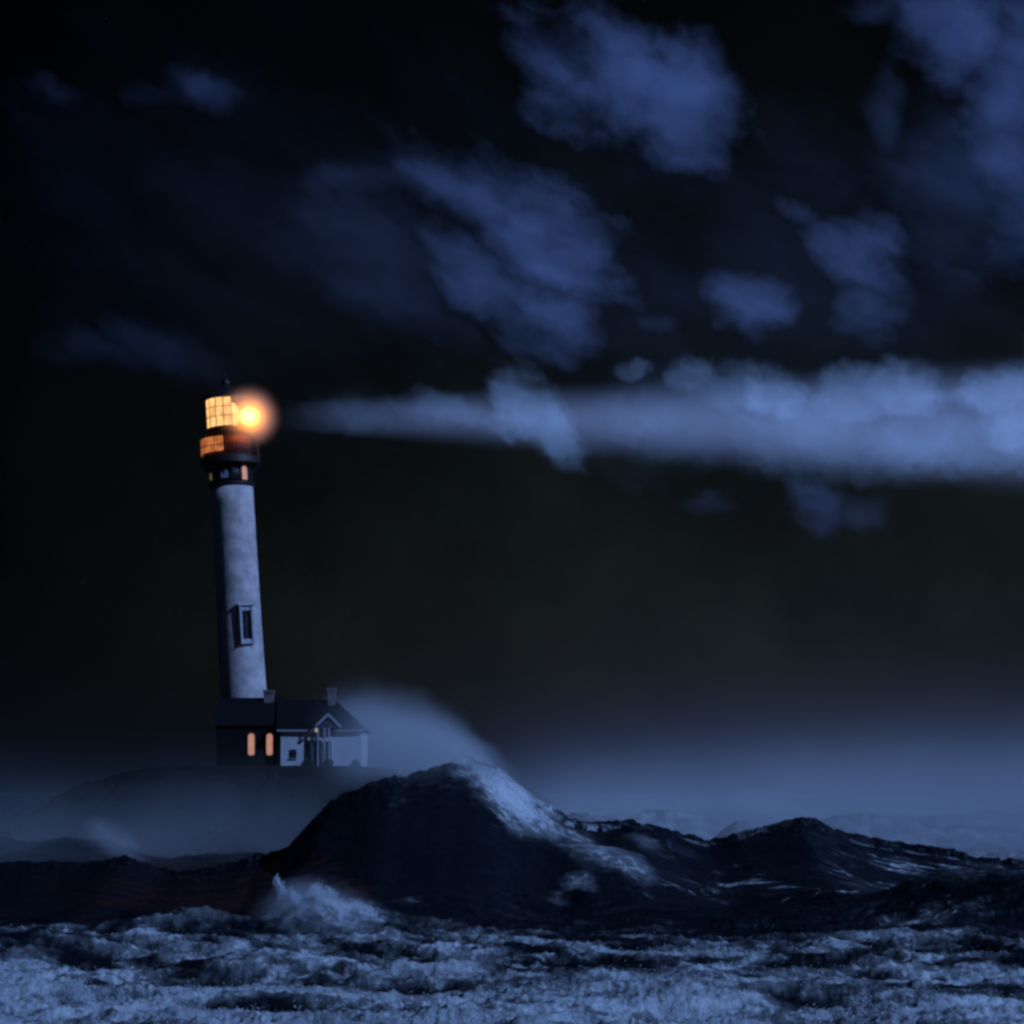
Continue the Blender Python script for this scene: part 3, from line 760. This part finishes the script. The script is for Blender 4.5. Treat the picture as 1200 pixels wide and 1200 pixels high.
# the dark wing with two lit arched windows
WG = empty('annex', (HX(303), HD + 1.0, GZ)); tag(WG, 'dark low annex with two glowing arched windows below the tower', 'house')
wo_ = WG.location.copy()
wl, wr = HX(252) - wo_.x, HX(327.5) - wo_.x
wez = HZ(850) - wo_.z
bm = bmesh.new(); box(bm, ((wl + wr) / 2, 3.5, (wez - .3) / 2), (wr - wl, 7, wez + .3)); obj('wall', bm, M_dwall, WG)
wrz = HZ(815) - wo_.z
bm = bmesh.new()
a = [bm.verts.new(v) for v in ((wl - .3, -.3, wez), (wr + .0, -.3, wez), (wr + .0, 7.3, wez), (wl - .3, 7.3, wez), (wl - .3, 3.5, wrz), (wr + .0, 3.5, wrz))]
for q_ in ((3, 2, 1, 0), (0, 1, 5, 4), (2, 3, 4, 5), (1, 2, 5), (3, 0, 4)): bm.faces.new([a[i] for i in q_])
wrf = obj('roof', bm, M_roof, WG)
chimney(309, 808, 832, .95, wrf, 3.2, wo_)
for px in (293, 314.5):
    bm = bmesh.new(); w_, h_ = .62, 2.2; pts = []
    for k in range(9):
        aa = math.pi * k / 8; pts.append((w_ / 2 * math.cos(aa), h_ / 2 - w_ / 2 + w_ / 2 * math.sin(aa)))
    for k in range(9):
        aa = math.pi + math.pi * k / 8; pts.append((w_ / 2 * math.cos(aa), -h_ / 2 + w_ / 4 + w_ / 4 * math.sin(aa)))
    cx, cz = HX(px) - wo_.x, HZ(872) - wo_.z
    prism(bm, pts, -.03, .05); bm.transform(Matrix.Translation((cx, -.04, cz))); wn = obj('window', bm, M_warm, WG)
    bm = bmesh.new(); n_ = len(pts)
    pin = [bm.verts.new((x * 1.0, -.10, z_)) for x, z_ in pts]; pou = [bm.verts.new((x * 1.35, -.10, z_ * 1.09)) for x, z_ in pts]
    pin2 = [bm.verts.new((x * 1.0, .0, z_)) for x, z_ in pts]; pou2 = [bm.verts.new((x * 1.35, .0, z_ * 1.09)) for x, z_ in pts]
    for i in range(n_):
        j = (i + 1) % n_
        bm.faces.new((pin[i], pin[j], pou[j], pou[i])); bm.faces.new((pou[i], pou[j], pou2[j], pou2[i])); bm.faces.new((pin2[i], pin2[j], pin[j], pin[i]))
    bm.transform(Matrix.Translation((cx, 0, cz))); obj('frame', bm, mat('red_frame', (.30, .06, .05), .6, .3), wn)

# shrubs against the cottage walls
def leafy(px, d, r_, label):
    c = Vector((HX(px), d, GZ)); n_ = 900
    root = empty('shrub', c); tag(root, label, 'shrub')
    u = rng.normal(size=(n_, 3)); u /= np.linalg.norm(u, axis=1)[:, None]
    rad = r_ * (.55 + .45 * rng.random(n_)) * (1 + .25 * np.sin(u[:, 0] * 5) * np.cos(u[:, 2] * 4))
    p = u * rad[:, None]; p[:, 2] = np.abs(p[:, 2]) * 1.2 + .15
    v = p[:, None, :] + rng.normal(size=(n_, 3, 3)) * .075
    m_ = bpy.data.meshes.new('foliage'); m_.from_pydata([tuple(x) for x in v.reshape(-1, 3)], [], [(3 * i, 3 * i + 1, 3 * i + 2) for i in range(n_)])
    link('foliage', m_, mat('salt_scrub_leaf', (.04, .055, .035), .7, .2, .4, 3), root)
    bm = bmesh.new()
    for k in range(5):
        a_ = 2 * math.pi * k / 5
        bmesh.ops.create_cone(bm, cap_ends=True, segments=5, radius1=.05, radius2=.02, depth=r_ * 1.3, matrix=Matrix.Rotation(a_, 4, 'Z') @ Matrix.Rotation(R(28), 4, 'Y') @ Matrix.Translation((0, 0, r_ * .6)))
    obj('stem', bm, mat('scrub_stem', (.06, .05, .04), .8), root)
leafy(363, HD - 1.7, .62, 'dark rounded shrub left of the cottage porch')
leafy(387, HD - 2.2, .50, 'dark shrub at the right foot of the cottage porch')
leafy(418, HD - 1.2, .42, 'smallest shrub by the right end of the cottage wall')
